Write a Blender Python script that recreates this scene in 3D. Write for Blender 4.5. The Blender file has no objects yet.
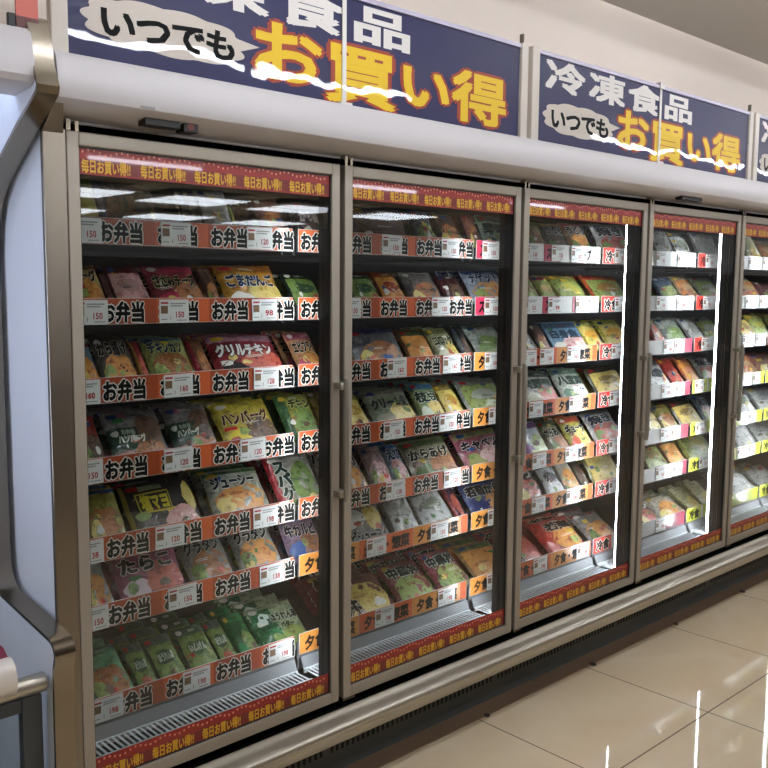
import bpy, bmesh, math, random
from mathutils import Vector, Matrix, Euler
random.seed(7)
C = bpy.context.scene.collection
SC = bpy.context.scene
F = 0.28            # height of the door sill above the shop floor

# ------------------------------------------------------------------ camera
cam_d = bpy.data.cameras.new('camera'); cam = bpy.data.objects.new('camera', cam_d); C.objects.link(cam)
yaw, pitch, roll = 0.75348, -0.1085, 0.00815
d = Vector((math.sin(yaw)*math.cos(pitch), math.cos(yaw)*math.cos(pitch), math.sin(pitch)))
r = d.cross(Vector((0, 0, 1))).normalized(); u = r.cross(d)
r2 = r*math.cos(roll)+u*math.sin(roll); u2 = -r*math.sin(roll)+u*math.cos(roll)
m = Matrix((r2, u2, -d)).transposed().to_4x4(); m.translation = Vector((-0.84464, -1.90492, 1.1881+F))
cam.matrix_world = m
cam_d.sensor_width = 36; cam_d.lens = 907.81/768*36; cam_d.clip_start = .02
SC.camera = cam

# ------------------------------------------------------------------ world, exposure, light levels
SC.view_settings.view_transform = 'Standard'; SC.view_settings.look = 'None'
SC.view_settings.exposure = 0.0; SC.view_settings.gamma = 1.0
SC.cycles.use_denoising = True
SC.cycles.max_bounces = 8; SC.cycles.transparent_max_bounces = 12
SC.cycles.sample_clamp_indirect = 4.0
W = bpy.data.worlds.new('store'); SC.world = W; W.use_nodes = True
W.node_tree.nodes['Background'].inputs[0].default_value = (.60, .58, .56, 1)
W.node_tree.nodes['Background'].inputs[1].default_value = 0.42
TUBE = 52.0          # led bars on the mullions
LAMP = 61.0         # ceiling fixtures
COOL = 8.0          # led bar in the open freezer on the left

# ------------------------------------------------------------------ materials
MATS = {}
def lin(h):
    if isinstance(h, str):
        h = h.lstrip('#'); c = [int(h[i:i+2], 16)/255 for i in (0, 2, 4)]
    else: c = h
    return tuple((x/12.92 if x <= .04045 else ((x+.055)/1.055)**2.4) for x in c)+(1,)
def mat(name, col, rough=.5, metal=0., emit=0., coat=0., bump=None, spec=.5):
    if name in MATS: return MATS[name]
    M = bpy.data.materials.new(name); M.use_nodes = True; nt = M.node_tree; b = nt.nodes['Principled BSDF']
    b.inputs['Base Color'].default_value = lin(col); b.inputs['Roughness'].default_value = rough
    b.inputs['Metallic'].default_value = metal; b.inputs['Coat Weight'].default_value = coat
    b.inputs['Specular IOR Level'].default_value = spec
    if emit:
        b.inputs['Emission Color'].default_value = lin(col); b.inputs['Emission Strength'].default_value = emit
    if bump:
        sc, st, di = bump
        tc = nt.nodes.new('ShaderNodeTexCoord'); n = nt.nodes.new('ShaderNodeTexNoise'); bp = nt.nodes.new('ShaderNodeBump')
        n.inputs['Scale'].default_value = sc; n.inputs['Detail'].default_value = 3
        nt.links.new(tc.outputs['Object'], n.inputs['Vector']); nt.links.new(n.outputs['Fac'], bp.inputs['Height'])
        bp.inputs['Strength'].default_value = st; bp.inputs['Distance'].default_value = di
        nt.links.new(bp.outputs['Normal'], b.inputs['Normal'])
        if coat: nt.links.new(bp.outputs['Normal'], b.inputs['Coat Normal'])
    MATS[name] = M; return M
def film(col, rough=.3):                       # glossy printed plastic film, slightly crumpled, print mottled
    nm = 'film_'+str(col)+str(rough)
    if nm in MATS: return MATS[nm]
    M = mat(nm, col, rough, coat=.9, bump=(20, .8, .010)); nt = M.node_tree; b = nt.nodes['Principled BSDF']
    b.inputs['Coat Roughness'].default_value = .08
    tc = nt.nodes.new('ShaderNodeTexCoord'); n = nt.nodes.new('ShaderNodeTexNoise'); n.inputs['Scale'].default_value = 24; n.inputs['Detail'].default_value = 5
    n.inputs['Distortion'].default_value = 2.0
    rp = nt.nodes.new('ShaderNodeValToRGB'); c = lin(col); e = rp.color_ramp.elements
    e[0].position = .32; e[1].position = .62; e[0].color = tuple(x*.32 for x in c[:3])+(1,); e[1].color = tuple(x*1.0 for x in c[:3])+(1,)
    e2 = e.new(.74); e2.color = tuple(x*.6+.30 for x in c[:3])+(1,)
    nt.links.new(tc.outputs['Object'], n.inputs['Vector']); nt.links.new(n.outputs['Fac'], rp.inputs['Fac']); nt.links.new(rp.outputs[0], b.inputs['Base Color'])
    return M
def ink(col): return mat('ink_'+str(col), col, .5, coat=.3, bump=(20, .6, .006), spec=.2)
FOODC = {'brown': ('#5a2c12', '#b5713a'), 'green': ('#1e3a12', '#7f9a4a'), 'orange': ('#a03f10', '#e8a04a'), 'red': ('#7a1a14', '#d2604a'),
         'yellow': ('#b0801c', '#f0d676'), 'white': ('#b9b2a6', '#f2eee4'), 'dark': ('#1d1612', '#6b4a34'), 'mix': ('#56301a', '#9fb25c'),
         'pink': ('#a8505a', '#ecb6b0'), 'silver': ('#4c4e4c', '#c9cac6')}
def food(k):
    nm = 'food_'+k
    if nm in MATS: return MATS[nm]
    a, bcol = FOODC[k]
    M = bpy.data.materials.new(nm); M.use_nodes = True; nt = M.node_tree; b = nt.nodes['Principled BSDF']
    tc = nt.nodes.new('ShaderNodeTexCoord'); v = nt.nodes.new('ShaderNodeTexVoronoi'); v.inputs['Scale'].default_value = 55
    n = nt.nodes.new('ShaderNodeTexNoise'); n.inputs['Scale'].default_value = 60; n.inputs['Detail'].default_value = 6; n.inputs['Distortion'].default_value = 1.2
    mx = nt.nodes.new('ShaderNodeMath'); mx.operation = 'MULTIPLY_ADD'; mx.inputs[1].default_value = .55
    rp = nt.nodes.new('ShaderNodeValToRGB'); rp.color_ramp.elements[0].position = .40; rp.color_ramp.elements[1].position = .80
    rp.color_ramp.elements[0].color = tuple(x*.5 for x in lin(a)[:3])+(1,); rp.color_ramp.elements[1].color = lin(bcol)
    e3 = rp.color_ramp.elements.new(.62); e3.color = lin(tuple((int(a[1+2*i:3+2*i], 16)*.35+int(bcol[1+2*i:3+2*i], 16)*.65)/255 for i in range(3)))
    nt.links.new(tc.outputs['Object'], v.inputs['Vector']); nt.links.new(tc.outputs['Object'], n.inputs['Vector'])
    nt.links.new(v.outputs['Distance'], mx.inputs[0]); nt.links.new(n.outputs['Fac'], mx.inputs[2])
    nt.links.new(mx.outputs[0], rp.inputs['Fac']); nt.links.new(rp.outputs[0], b.inputs['Base Color'])
    b.inputs['Roughness'].default_value = .35; b.inputs['Coat Weight'].default_value = .8; b.inputs['Coat Roughness'].default_value = .1
    bp = nt.nodes.new('ShaderNodeBump'); bp.inputs['Strength'].default_value = .8; bp.inputs['Distance'].default_value = .006
    nt.links.new(n.outputs['Fac'], bp.inputs['Height']); nt.links.new(bp.outputs['Normal'], b.inputs['Normal']); nt.links.new(bp.outputs['Normal'], b.inputs['Coat Normal'])
    MATS[nm] = M; return M
def brushed(name, col, rough, axis, metal=1.0):
    if name in MATS: return MATS[name]
    M = mat(name, col, rough, metal); nt = M.node_tree; b = nt.nodes['Principled BSDF']
    tc = nt.nodes.new('ShaderNodeTexCoord'); mp = nt.nodes.new('ShaderNodeMapping'); n = nt.nodes.new('ShaderNodeTexNoise')
    s = [420, 420, 420]; s[axis] = 6; mp.inputs['Scale'].default_value = s; n.inputs['Scale'].default_value = 1
    nt.links.new(tc.outputs['Object'], mp.inputs[0]); nt.links.new(mp.outputs[0], n.inputs['Vector'])
    mr = nt.nodes.new('ShaderNodeMapRange'); mr.inputs['To Min'].default_value = rough-.02; mr.inputs['To Max'].default_value = rough+.03
    nt.links.new(n.outputs['Fac'], mr.inputs['Value']); nt.links.new(mr.outputs[0], b.inputs['Roughness'])
    return M
def glass(name, tint=(1, 1, 1, 1), ior=1.5, wav=0.):
    if name in MATS: return MATS[name]
    M = bpy.data.materials.new(name); M.use_nodes = True; nt = M.node_tree; nt.nodes.clear()
    o = nt.nodes.new('ShaderNodeOutputMaterial'); t = nt.nodes.new('ShaderNodeBsdfTransparent'); g = nt.nodes.new('ShaderNodeBsdfGlossy')
    mx = nt.nodes.new('ShaderNodeMixShader'); ge = nt.nodes.new('ShaderNodeNewGeometry'); dt = nt.nodes.new('ShaderNodeVectorMath'); dt.operation = 'DOT_PRODUCT'
    nt.links.new(ge.outputs['Normal'], dt.inputs[0]); nt.links.new(ge.outputs['Incoming'], dt.inputs[1])
    def mth(op, a, b):
        n = nt.nodes.new('ShaderNodeMath'); n.operation = op
        for i, q in enumerate((a, b)):
            if q is None: continue
            if isinstance(q, (int, float)): n.inputs[i].default_value = q
            else: nt.links.new(q, n.inputs[i])
        return n.outputs[0]
    ab = mth('ABSOLUTE', dt.outputs['Value'], None); p5 = mth('POWER', mth('SUBTRACT', 1.0, ab), 5.0); fr = mth('ADD', mth('MULTIPLY', p5, .95), .045)
    t.inputs[0].default_value = tint; g.inputs['Roughness'].default_value = .015
    nt.links.new(fr, mx.inputs[0]); nt.links.new(t.outputs[0], mx.inputs[1]); nt.links.new(g.outputs[0], mx.inputs[2])
    nt.links.new(mx.outputs[0], o.inputs[0])
    MATS[name] = M; return M
WHITE = mat('white_enamel', '#cdc8c8', .42)
LEFTWHITE = mat('white_painted_steel', '#e4e6ea', .3, coat=.2)
ALU = brushed('satin_aluminium', '#a79f92', .45, 2, .55)
STEEL = brushed('stainless_steel', '#8f8678', .2, 0)
STEELV = brushed('stainless_steel_upright', '#8f867a', .3, 2)
RAILM = mat('silver_bumper', '#b4afa2', .3, .8)
VOID = mat('black_seal_and_gap_shade', '#060605', .8, spec=.1)
BLACK = mat('black_plastic', '#12110f', .45)
GASKET = mat('black_gasket', '#1c1f22', .4)
DARKG = mat('shaded_white_lining', '#3f4246', .55)  # lining is white; the cabinet's inner shade is put into this grey
GREY = mat('grey_lining', '#7d8084', .5)
SHELFM = mat('dark_wire_shelf', '#35383b', .5)
KICK = mat('black_kick_plate', '#525858', .4)
GLASS = glass('door_glass', (.81, .83, .82, 1))
TUBEM = mat('led_bar_lit', '#f2f6ff', .4, emit=TUBE); TUBEW = mat('led_bar_dimmer', '#f2f6ff', .4, emit=TUBE*.5)
DIFF = mat('lit_diffuser', '#eef4ff', .4, emit=LAMP*.22)
LAMPM = mat('fluorescent_tube_lit', '#eef4ff', .4, emit=LAMP)
COOLM = mat('cool_led_lit', '#c9dcff', .4, emit=COOL); COOLV = mat('added_cool_led_lit', '#d4e0ff', .4, emit=COOL*4)

# ------------------------------------------------------------------ mesh helpers
class MB:
    def __init__(s): s.v = []; s.f = []; s.m = []; s.mats = []
    def mi(s, M):
        if M not in s.mats: s.mats.append(M)
        return s.mats.index(M)
    def add(s, vs, fs, M):
        o = len(s.v); s.v += [tuple(v) for v in vs]; i = s.mi(M)
        for f in fs: s.f.append(tuple(o+k for k in f)); s.m.append(i)
    def box(s, x0, x1, y0, y1, z0, z1, M, bev=0.):
        if bev <= 0:
            vs = [(x, y, z) for x in (x0, x1) for y in (y0, y1) for z in (z0, z1)]
            s.add(vs, [(0, 1, 3, 2), (4, 6, 7, 5), (0, 4, 5, 1), (2, 3, 7, 6), (0, 2, 6, 4), (1, 5, 7, 3)], M); return
        bm = bmesh.new(); bmesh.ops.create_cube(bm, size=1)
        for v in bm.verts: v.co = Vector(((x0+x1)/2+v.co.x*(x1-x0), (y0+y1)/2+v.co.y*(y1-y0), (z0+z1)/2+v.co.z*(z1-z0)))
        bmesh.ops.bevel(bm, geom=bm.edges[:], offset=bev, segments=2, affect='EDGES', profile=.5)
        bm.verts.index_update(); s.add([v.co[:] for v in bm.verts], [[v.index for v in f.verts] for f in bm.faces], M); bm.free()
    def prism(s, prof, x0, x1, M, closed=True, caps=True):     # (y,z) profile swept along x
        n = len(prof); vs = [(x0, y, z) for y, z in prof]+[(x1, y, z) for y, z in prof]
        fs = [(i, (i+1) % n, n+(i+1) % n, n+i) for i in range(n if closed else n-1)]
        s.add(vs, fs, M)
        if closed and caps: s.add(vs, [tuple(range(n))[::-1], tuple(range(n, 2*n))], M)
    def tube(s, pts, r, M, seg=10):
        P = [Vector(p) for p in pts]; rings = []; vs = []; fs = []
        for i, p in enumerate(P):
            t = (P[min(i+1, len(P)-1)]-P[max(i-1, 0)]).normalized()
            a = t.cross(Vector((0, 1, 0)) if abs(t.y) < .9 else Vector((1, 0, 0))).normalized(); b = t.cross(a)
            for k in range(seg):
                an = 2*math.pi*k/seg; vs.append(p+a*r*math.cos(an)+b*r*math.sin(an))
        for i in range(len(P)-1):
            for k in range(seg): fs.append((i*seg+k, i*seg+(k+1) % seg, (i+1)*seg+(k+1) % seg, (i+1)*seg+k))
        fs += [tuple(range(seg))[::-1], tuple((len(P)-1)*seg+k for k in range(seg))]
        s.add(vs, fs, M)
    def build(s, name, parent=None, lift=True, smooth=False, base=None):
        me = bpy.data.meshes.new(name); b = Vector(base) if base is not None else Vector((0, 0, 0))
        me.from_pydata([tuple(Vector(v)-b) for v in s.v], [], s.f)
        for M in s.mats: me.materials.append(M)
        me.polygons.foreach_set('material_index', s.m)
        if smooth:
            me.polygons.foreach_set('use_smooth', [True]*len(s.f))
        bm = bmesh.new(); bm.from_mesh(me); bmesh.ops.recalc_face_normals(bm, faces=bm.faces[:]); bm.to_mesh(me); bm.free()
        me.update()
        o = bpy.data.objects.new(name, me); C.objects.link(o)
        world = b+Vector((0, 0, F if lift else 0))
        if parent is not None:
            o.parent = parent; o.location = world-origin(parent)
        else: o.location = world
        return o
def origin(o):
    v = Vector(o.location)
    while o.parent: o = o.parent; v += Vector(o.location)
    return v
def smooth_angle(o, ang=.6):
    me = o.data; me.polygons.foreach_set('use_smooth', [True]*len(me.polygons))
    bm = bmesh.new(); bm.from_mesh(me)
    for e in bm.edges:
        if len(e.link_faces) != 2 or e.calc_face_angle(0) > ang: e.smooth = False
    bm.to_mesh(me); bm.free(); return o
def empty(name, loc):
    o = bpy.data.objects.new(name, None); C.objects.link(o); o.location = loc; o.empty_display_size = .1; return o
def tag(o, label, cat, group=None):
    o['label'] = label; o['category'] = cat
    if group: o['group'] = group
    return o
def struct(o): o['kind'] = 'structure'; return o
TXT = {}
def text2d(s, off=0., res=2):
    k = (s, off, res)
    if k in TXT: return TXT[k]
    c = bpy.data.curves.new('t', 'FONT'); c.body = s; c.size = 1; c.offset = off; c.resolution_u = res
    o = bpy.data.objects.new('t', c); C.objects.link(o)
    dg = bpy.context.evaluated_depsgraph_get(); ev = o.evaluated_get(dg); me = ev.to_mesh()
    vs = [(v.co.x, v.co.y) for v in me.vertices]; fs = [tuple(p.vertices) for p in me.polygons]
    ev.to_mesh_clear(); bpy.data.objects.remove(o); bpy.data.curves.remove(c)
    TXT[k] = (vs, fs); return TXT[k]
def em(s):                                  # advance width in em
    return sum(1. if ord(c) > 255 else .58 for c in s)
def put_text(mb, s, x, z, h, w, fn, M, off=.02, vertical=False):
    """text in a box: left x, bottom z, glyph height h, total width w; fn maps (x,z,layer)->3d"""
    if vertical:
        for i, ch in enumerate(s): put_text(mb, ch, x, z+h-(i+1)*h/len(s), h/len(s), w, fn, M, off)
        return
    vs, fs = text2d(s, 0.); n = em(s)                 # thickened by repeating the glyph around itself
    k = 0 if off <= .01 else 4 if off < .05 else 8
    sh = [(0, 0)]+[(off*math.cos(2*math.pi*i/k+.78), off*math.sin(2*math.pi*i/k+.78)) for i in range(k)]
    for j, (dx, dz) in enumerate(sh):
        P = [fn(x+((vx+dx)/n)*w, z+((vy+dz+.08)/.93)*h) for vx, vy in vs]
        mb.add([(p[0], p[1]-j*.00003, p[2]) for p in P], fs, M)

# ------------------------------------------------------------------ the room
def tile_material():
    M = bpy.data.materials.new('polished_porcelain_tile'); M.use_nodes = True; nt = M.node_tree; b = nt.nodes['Principled BSDF']
    L = nt.links.new
    g = nt.nodes.new('ShaderNodeNewGeometry'); sp = nt.nodes.new('ShaderNodeSeparateXYZ'); L(g.outputs['Position'], sp.inputs[0])
    def grid(out, off, step):
        a = nt.nodes.new('ShaderNodeMath'); a.operation = 'SUBTRACT'; L(out, a.inputs[0]); a.inputs[1].default_value = off-step/2
        p = nt.nodes.new('ShaderNodeMath'); p.operation = 'WRAP'; L(a.outputs[0], p.inputs[0]); p.inputs[1].default_value = step; p.inputs[2].default_value = 0
        q = nt.nodes.new('ShaderNodeMath'); q.operation = 'SUBTRACT'; L(p.outputs[0], q.inputs[0]); q.inputs[1].default_value = step/2
        t = nt.nodes.new('ShaderNodeMath'); t.operation = 'ABSOLUTE'; L(q.outputs[0], t.inputs[0])
        c = nt.nodes.new('ShaderNodeMath'); c.operation = 'LESS_THAN'; L(t.outputs[0], c.inputs[0]); c.inputs[1].default_value = .0025
        return c.outputs[0]
    gx = grid(sp.outputs[0], 2.05, .634); gy = grid(sp.outputs[1], -.482, .634)
    mxx = nt.nodes.new('ShaderNodeMath'); mxx.operation = 'MAXIMUM'; L(gx, mxx.inputs[0]); L(gy, mxx.inputs[1])
    n = nt.nodes.new('ShaderNodeTexNoise'); n.inputs['Scale'].default_value = 1.7; n.inputs['Detail'].default_value = 6; n.inputs['Distortion'].default_value = 1.5
    L(g.outputs['Position'], n.inputs['Vector'])
    rp = nt.nodes.new('ShaderNodeValToRGB'); rp.color_ramp.elements[0].position = .3; rp.color_ramp.elements[1].position = .75
    rp.color_ramp.elements[0].color = lin('#e2cba8'); rp.color_ramp.elements[1].color = lin('#eddbbd'); L(n.outputs['Fac'], rp.inputs[0])
    mc = nt.nodes.new('ShaderNodeMix'); mc.data_type = 'RGBA'; L(mxx.outputs[0], mc.inputs[0]); L(rp.outputs[0], mc.inputs[6]); mc.inputs[7].default_value = lin('#6a5643')
    L(mc.outputs[2], b.inputs['Base Color'])
    mr = nt.nodes.new('ShaderNodeMapRange'); L(mxx.outputs[0], mr.inputs[0]); mr.inputs['To Min'].default_value = .035; mr.inputs['To Max'].default_value = .6
    L(mr.outputs[0], b.inputs['Roughness']); b.inputs['IOR'].default_value = 1.55
    return M
q = MB(); q.box(-6, 15, -14, .9, -.05, 0, tile_material()); struct(q.build('floor', lift=False))
CEILM = mat('ceiling_board', '#dad4ca', .8, bump=(60, .1, .002)); WALLM = mat('beige_wall_paint', '#f4e5d6', .75, bump=(30, .06, .002))
CZ = 2.425
q = MB(); q.box(-6, 15, -14, .95, CZ, CZ+.06, CEILM); struct(q.build('ceiling'))
q = MB(); q.prism([(.9, -F), (1.0, -F), (1.0, CZ), (.45, CZ), (.45, 1.662), (.9, 1.662)], -6, 15, WALLM); struct(q.build('wall_back'))
q = MB(); q.box(-6, 15, -3.45, -3.35, -F, 1.35, mat('added_dark_partition', '#40352b', .7)); struct(q.build('added_partition'))  # unseen low partition, added so steel, glass and floor reflect something dark
q = MB(); q.box(-.14, 4.1, .018, .09, -F, -F+.003, mat('floor_edge_shade', '#8a705a', .35))  # brown strip carries the rail's floor shadow in its colour
for k in range(8):                                   # dirt marks where joints meet the shade strip
    x = 2.09+.634*(k-3)
    q.tube([(x, .018, -F+.0005), (x, .018, -F+.004)], .011+.003*(k % 2), mat('dark_grime', '#3a3036', .6), 12)
struct(q.build('floor_shade_strip'))

# ceiling fixtures: long batten lamps in rows parallel to the freezer
FIX = mat('white_lamp_housing', '#e8e4da', .5)
lamps = []
def batten(x, y, L=1.25, tubes=(-.045, .045)):
    o = empty('ceiling_light', (x, y, CZ+F))
    q = MB(); hw = .022 if len(tubes) == 1 else .6
    q.box(-L/2, L/2, -hw, hw, -.10, -.065, FIX, .006)
    for e in (-L/2+.15, L/2-.15): q.box(e-.01, e+.01, -.01, .01, -.065, 0, FIX)
    h = q.build('housing', None, lift=False); h.parent = o; h.location = (0, 0, 0)
    for s in tubes:
        q = MB()
        if len(tubes) == 1: q.tube([(-L/2+.04, s, -.115), (L/2-.04, s, -.115)], .015, LAMPM, 8)
        else: q.box(-L/2+.04, L/2-.04, s-.24, s+.24, -.108, -.1, DIFF)
        t = q.build('lamp_tube', None, lift=False, smooth=True); t.parent = o; t.location = (0, 0, 0)
    lamps.append(o); return o
ROWN = ['first', 'second', 'third', 'fourth', 'fifth']
for ri, (y, xs) in enumerate([(-.85, [-1.6, .6, 2.8, 5.0, 7.2, 9.4]), (-2.22, [0.1, 1.37, 2.64, 5.7, 6.97, 8.24]), (-6.0, [-2.5, .5, 3.5, 6.5, 9.5]), (-9.2, [2.3, 4.2, 5.95, 7.8, 9.7]), (-12.2, [3.4, 5.3, 7.3, 9.3])]):  # nearest row is unseen and added to brighten the upper wall
    for i, x in enumerate(xs):
        tag(batten(x, y, 1.25, (0,) if ri < 3 else (-.3, .3)), '%s-tube ceiling light, number %s along the %s row out from the freezer' % ('white single' if ri < 3 else 'wide flat twin', ['one', 'two', 'three', 'four', 'five', 'six'][i], ROWN[ri]), 'ceiling light', 'ceiling lights over the aisle')

# ------------------------------------------------------------------ the upright glass-door freezer
PW = 0.78; NB = 6; XE = PW*NB; H = 1.51; G = .0085
fz = empty('upright_freezer', (2.34, .45, 0))
tag(fz, 'long upright freezer with glass doors and a white canopy against beige wall', 'freezer')
# carcass
q = MB()
q.box(-.034, 0, .010, .88, -.05, 1.53, LEFTWHITE); q.build('side_panel', fz)
q = MB(); q.box(XE, XE+.04, .03, .88, -.05, 1.53, WHITE)
q.build('side_panel', fz)
q = MB()
q.box(0, XE, .80, .88, -.05, 1.53, DARKG); q.box(0, XE, .03, .80, -.07, -.012, DARKG)
q.box(0, XE, .03, .80, 1.50, 1.53, DARKG); q.box(0, .004, .14, .80, -.012, 1.5, GREY); q.box(XE-.004, XE, .14, .80, -.012, 1.5, GREY)
q.build('inner_lining', fz)
# canopy
q = MB()
cp = [(.10, 1.655), (-.05, 1.655), (-.078, 1.651), (-.087, 1.640), (-.093, 1.60), (-.094, 1.575), (-.088, 1.560), (-.074, 1.553), (.028, 1.536), (.028, 1.53), (.88, 1.53), (.88, 1.655)]
q.prism(cp, -.045, XE+.045, WHITE); smooth_angle(q.build('canopy', fz), .7)
q = MB(); q.box(.0, XE, .030, .05, 1.500, 1.538, VOID); q.box(0, XE, .03, .05, -.035, -.002, VOID); q.box(-.04, XE+.04, -.004, .089, -.096, -.034, VOID); q.build('door_seal_channel', fz)  # last box is black shade filling the open gap behind the rail
# left stainless pillar and right one
q = MB(); q.box(-.043, .0075, -.004, .010, -.11, 1.512, STEELV, .002)
q.add([(-.043, -.002, 1.50), (.003, -.002, 1.50), (-.030, -.084, 1.566), (-.043, -.084, 1.566), (-.043, .01, 1.506), (.003, .01, 1.506), (-.030, -.08, 1.575), (-.043, -.08, 1.575)],
      [(0, 1, 2, 3), (4, 5, 6, 7), (0, 3, 7, 4), (1, 2, 6, 5), (2, 3, 7, 6)], STEELV); q.build('front_pillar', fz)
q = MB(); q.box(XE+.002, XE+.045, -.004, .10, -.11, 1.535, STEELV, .003); q.build('front_pillar', fz)
# bumper rail
q = MB()
rp = [(-.004, -.030), (-.010, -.020), (-.016, -.021), (-.022, -.029), (-.036, -.033), (-.054, -.033), (-.066, -.037), (-.073, -.047), (-.072, -.056), (-.065, -.062), (-.063, -.068), (-.058, -.090), (-.050, -.096), (-.004, -.096)]
q.prism(rp, -.043, XE+.045, RAILM); smooth_angle(q.build('bumper_rail', fz), .9)
# kick plate with air slots
q = MB(); q.box(-.04, XE+.04, .09, .11, -F, -.10, KICK)
sl = mat('slot_black', '#050505', .7)
x = 0
while x < XE:
    if (x % PW) > .03: q.box(x, x+.009, .0885, .0905, -.212, -.140, sl)
    x += .021
q.build('kick_plate', fz)
q = MB(); q.box(-.02, XE+.02, .11, .86, -F, -.07, KICK); q.build('base_plinth', fz)

# mullions with led bars
for k in range(NB+1):
    x = PW*k
    q = MB()
    if 0 < k < NB:
        q.box(x-.034, x+.034, .036, .050, .0, 1.505, GASKET, .003); q.box(x-.012, x+.045, .050, .084, .0, 1.505, GASKET)
        q.box(x+.045, x+.049, .050, .125, .0, 1.505, GASKET)
    elif k == 0: q.box(x+.0, x+.03, .036, .050, .0, 1.505, GASKET, .003)
    else: q.box(x-.045, x-.0, .036, .086, .0, 1.505, GASKET, .003)
    q.build('mullion', fz)
    if k > 0:
        q = MB(); xo = x+(.033 if k < NB else -.02)
        q.tube([(xo, .100, .035), (xo, .100, 1.435)], .015, TUBEW if k < 3 else TUBEM, 12); b = q.build('led_bar', fz, smooth=True)
        b['label'] = 'glowing white led bar'

# doors
RED = mat('sticker_red', '#8e1512', .35, coat=.3); REDD = mat('sticker_deep_red', '#6e0f0c', .35, coat=.3)
YEL = mat('sticker_yellow', '#dca823', .4); PALE = mat('sticker_dots', '#e58a6a', .4)
def sticker_mesh():
    q = MB(); w = .704; h = .058
    q.box(0, w, -.0004, 0, 0, h, RED)
    q.box(0, w, -.0006, -.0004, .004, .033, REDD)
    n = 52
    for i in range(n):
        x = .008+i*(w-.016)/n; z = .046+.004*math.sin(i*1.1)
        q.box(x, x+.0045, -.0008, -.0004, z, z+.005, PALE)
    for i in range(5):
        x = .006+i*.1405
        put_text(q, '毎日お買い得!!', x, .004, .029, .128, lambda a, b: (a, -.0009, b), YEL, .035)
    return q
ORD = ['first', 'second', 'third', 'fourth', 'fifth', 'sixth', 'bottom']
for k in range(NB):
    x0 = PW*k+G; x1 = PW*(k+1)-G; st = .0285
    q = MB()
    q.box(x0, x0+st, -.004, .034, 0, H, ALU, .003); q.box(x1-st, x1, -.004, .034, 0, H, ALU, .003)
    q.box(x0+st-.001, x1-st+.001, -.004, .034, H-.030, H, ALU, .003); q.box(x0+st-.001, x1-st+.001, -.004, .034, 0, .032, ALU, .003)
    gx0, gx1, gz0, gz1 = x0+st, x1-st, .032, H-.030
    for a in ((gx0, gx0+.003, gz0, gz1), (gx1-.003, gx1, gz0, gz1), (gx0, gx1, gz0, gz0+.003), (gx0, gx1, gz1-.003, gz1)):
        q.box(a[0], a[1], .003, .030, a[2], a[3], GASKET)
    dr = q.build('door', fz, base=(x0, 0, 0)); dr['label'] = '%s glass door from the left' % ORD[k]
    q = MB(); q.add([(gx0, .006, gz0), (gx1, .006, gz0), (gx1, .006, gz1), (gx0, .006, gz1), (gx0, .026, gz0), (gx1, .026, gz0), (gx1, .026, gz1), (gx0, .026, gz1)],
                    [(0, 1, 2, 3), (5, 4, 7, 6), (0, 4, 5, 1), (3, 2, 6, 7), (0, 3, 7, 4), (1, 5, 6, 2)], GLASS); q.build('glass_pane', dr)
    for z in (gz0, gz1-.058):
        if k == 0 and z == gz0: stk = sticker_mesh().build('sale_sticker', dr)
        elif k == 0: stk = stk0.copy(); C.objects.link(stk)
        else: stk = stk0.copy(); C.objects.link(stk)
        if k == 0 and z == gz0: stk0 = stk
        stk.parent = dr; stk.location = Vector((gx0+.001, .0058, z+F))-origin(dr)
    q = MB(); hx = x1-.006 if k else x1-.004; hz0, hz1 = .600, .925
    for z in (hz0+.012, hz1-.012): q.box(x1-.024, hx+.009, -.036, -.003, z-.010, z+.010, RAILM, .003)
    q.tube([(hx, -.038, hz0-.008), (hx, -.040, hz0+.02), (hx, -.040, hz1-.02), (hx, -.038, hz1+.008)], .0085, RAILM, 12)
    h = smooth_angle(q.build('handle', dr)); h['label'] = 'vertical metal pull handle'
    q = MB(); q.box(x0+.004, x0+.05, .004, .026, -.012, -.001, STEEL); q.build('hinge', dr)
    q = MB(); q.box(x0+.003, x0+.012, .000, .02, 1.508, 1.535, STEEL); q.box(x0+.022, x0+.03, .000, .02, 1.508, 1.532, STEEL); q.build('hinge', dr)
    # air return grille in front of the bottom shelf
    q = MB(); a, b = PW*k+.012, PW*(k+1)-.012
    SLAT = mat('grey_grille_slat', '#d4dadd', .45)
    q.box(a, b, .045, .185, -.008, -.004, mat('grille_void', '#0c0f10', .7))
    for y in (.045, .112, .182): q.box(a, b, y, y+.005, .016, .030, SLAT)
    x = a
    while x < b: q.box(x, x+.006, .047, .184, .0255, .028, SLAT); x += .0155
    q.add([(a, .187, .030), (b, .187, .030), (b, .199, .062), (a, .199, .062)], [(0, 1, 2, 3)], GREY)
    q.build('return_air_grille', fz)
# small fittings under the canopy
q = MB(); q.box(.166, .254, -.056, -.022, 1.534, 1.553, BLACK, .002); q.build('switch_cover', fz)
q = MB(); q.box(.262, .300, -.056, -.018, 1.530, 1.553, BLACK, .002); q.box(.272, .288, -.0575, -.054, 1.536, 1.548, mat('red_switch', '#7a2420', .4)); q.build('rocker_switch', fz)
q = MB(); q.box(2.50, 2.66, -.052, -.020, 1.534, 1.550, BLACK, .002); q.build('switch_cover', fz)
q = MB(); q.box(.137, .172, -.0905, -.086, 1.562, 1.569, mat('grey_label', '#8d8a86', .5)); q.build('maker_label', fz)

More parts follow.
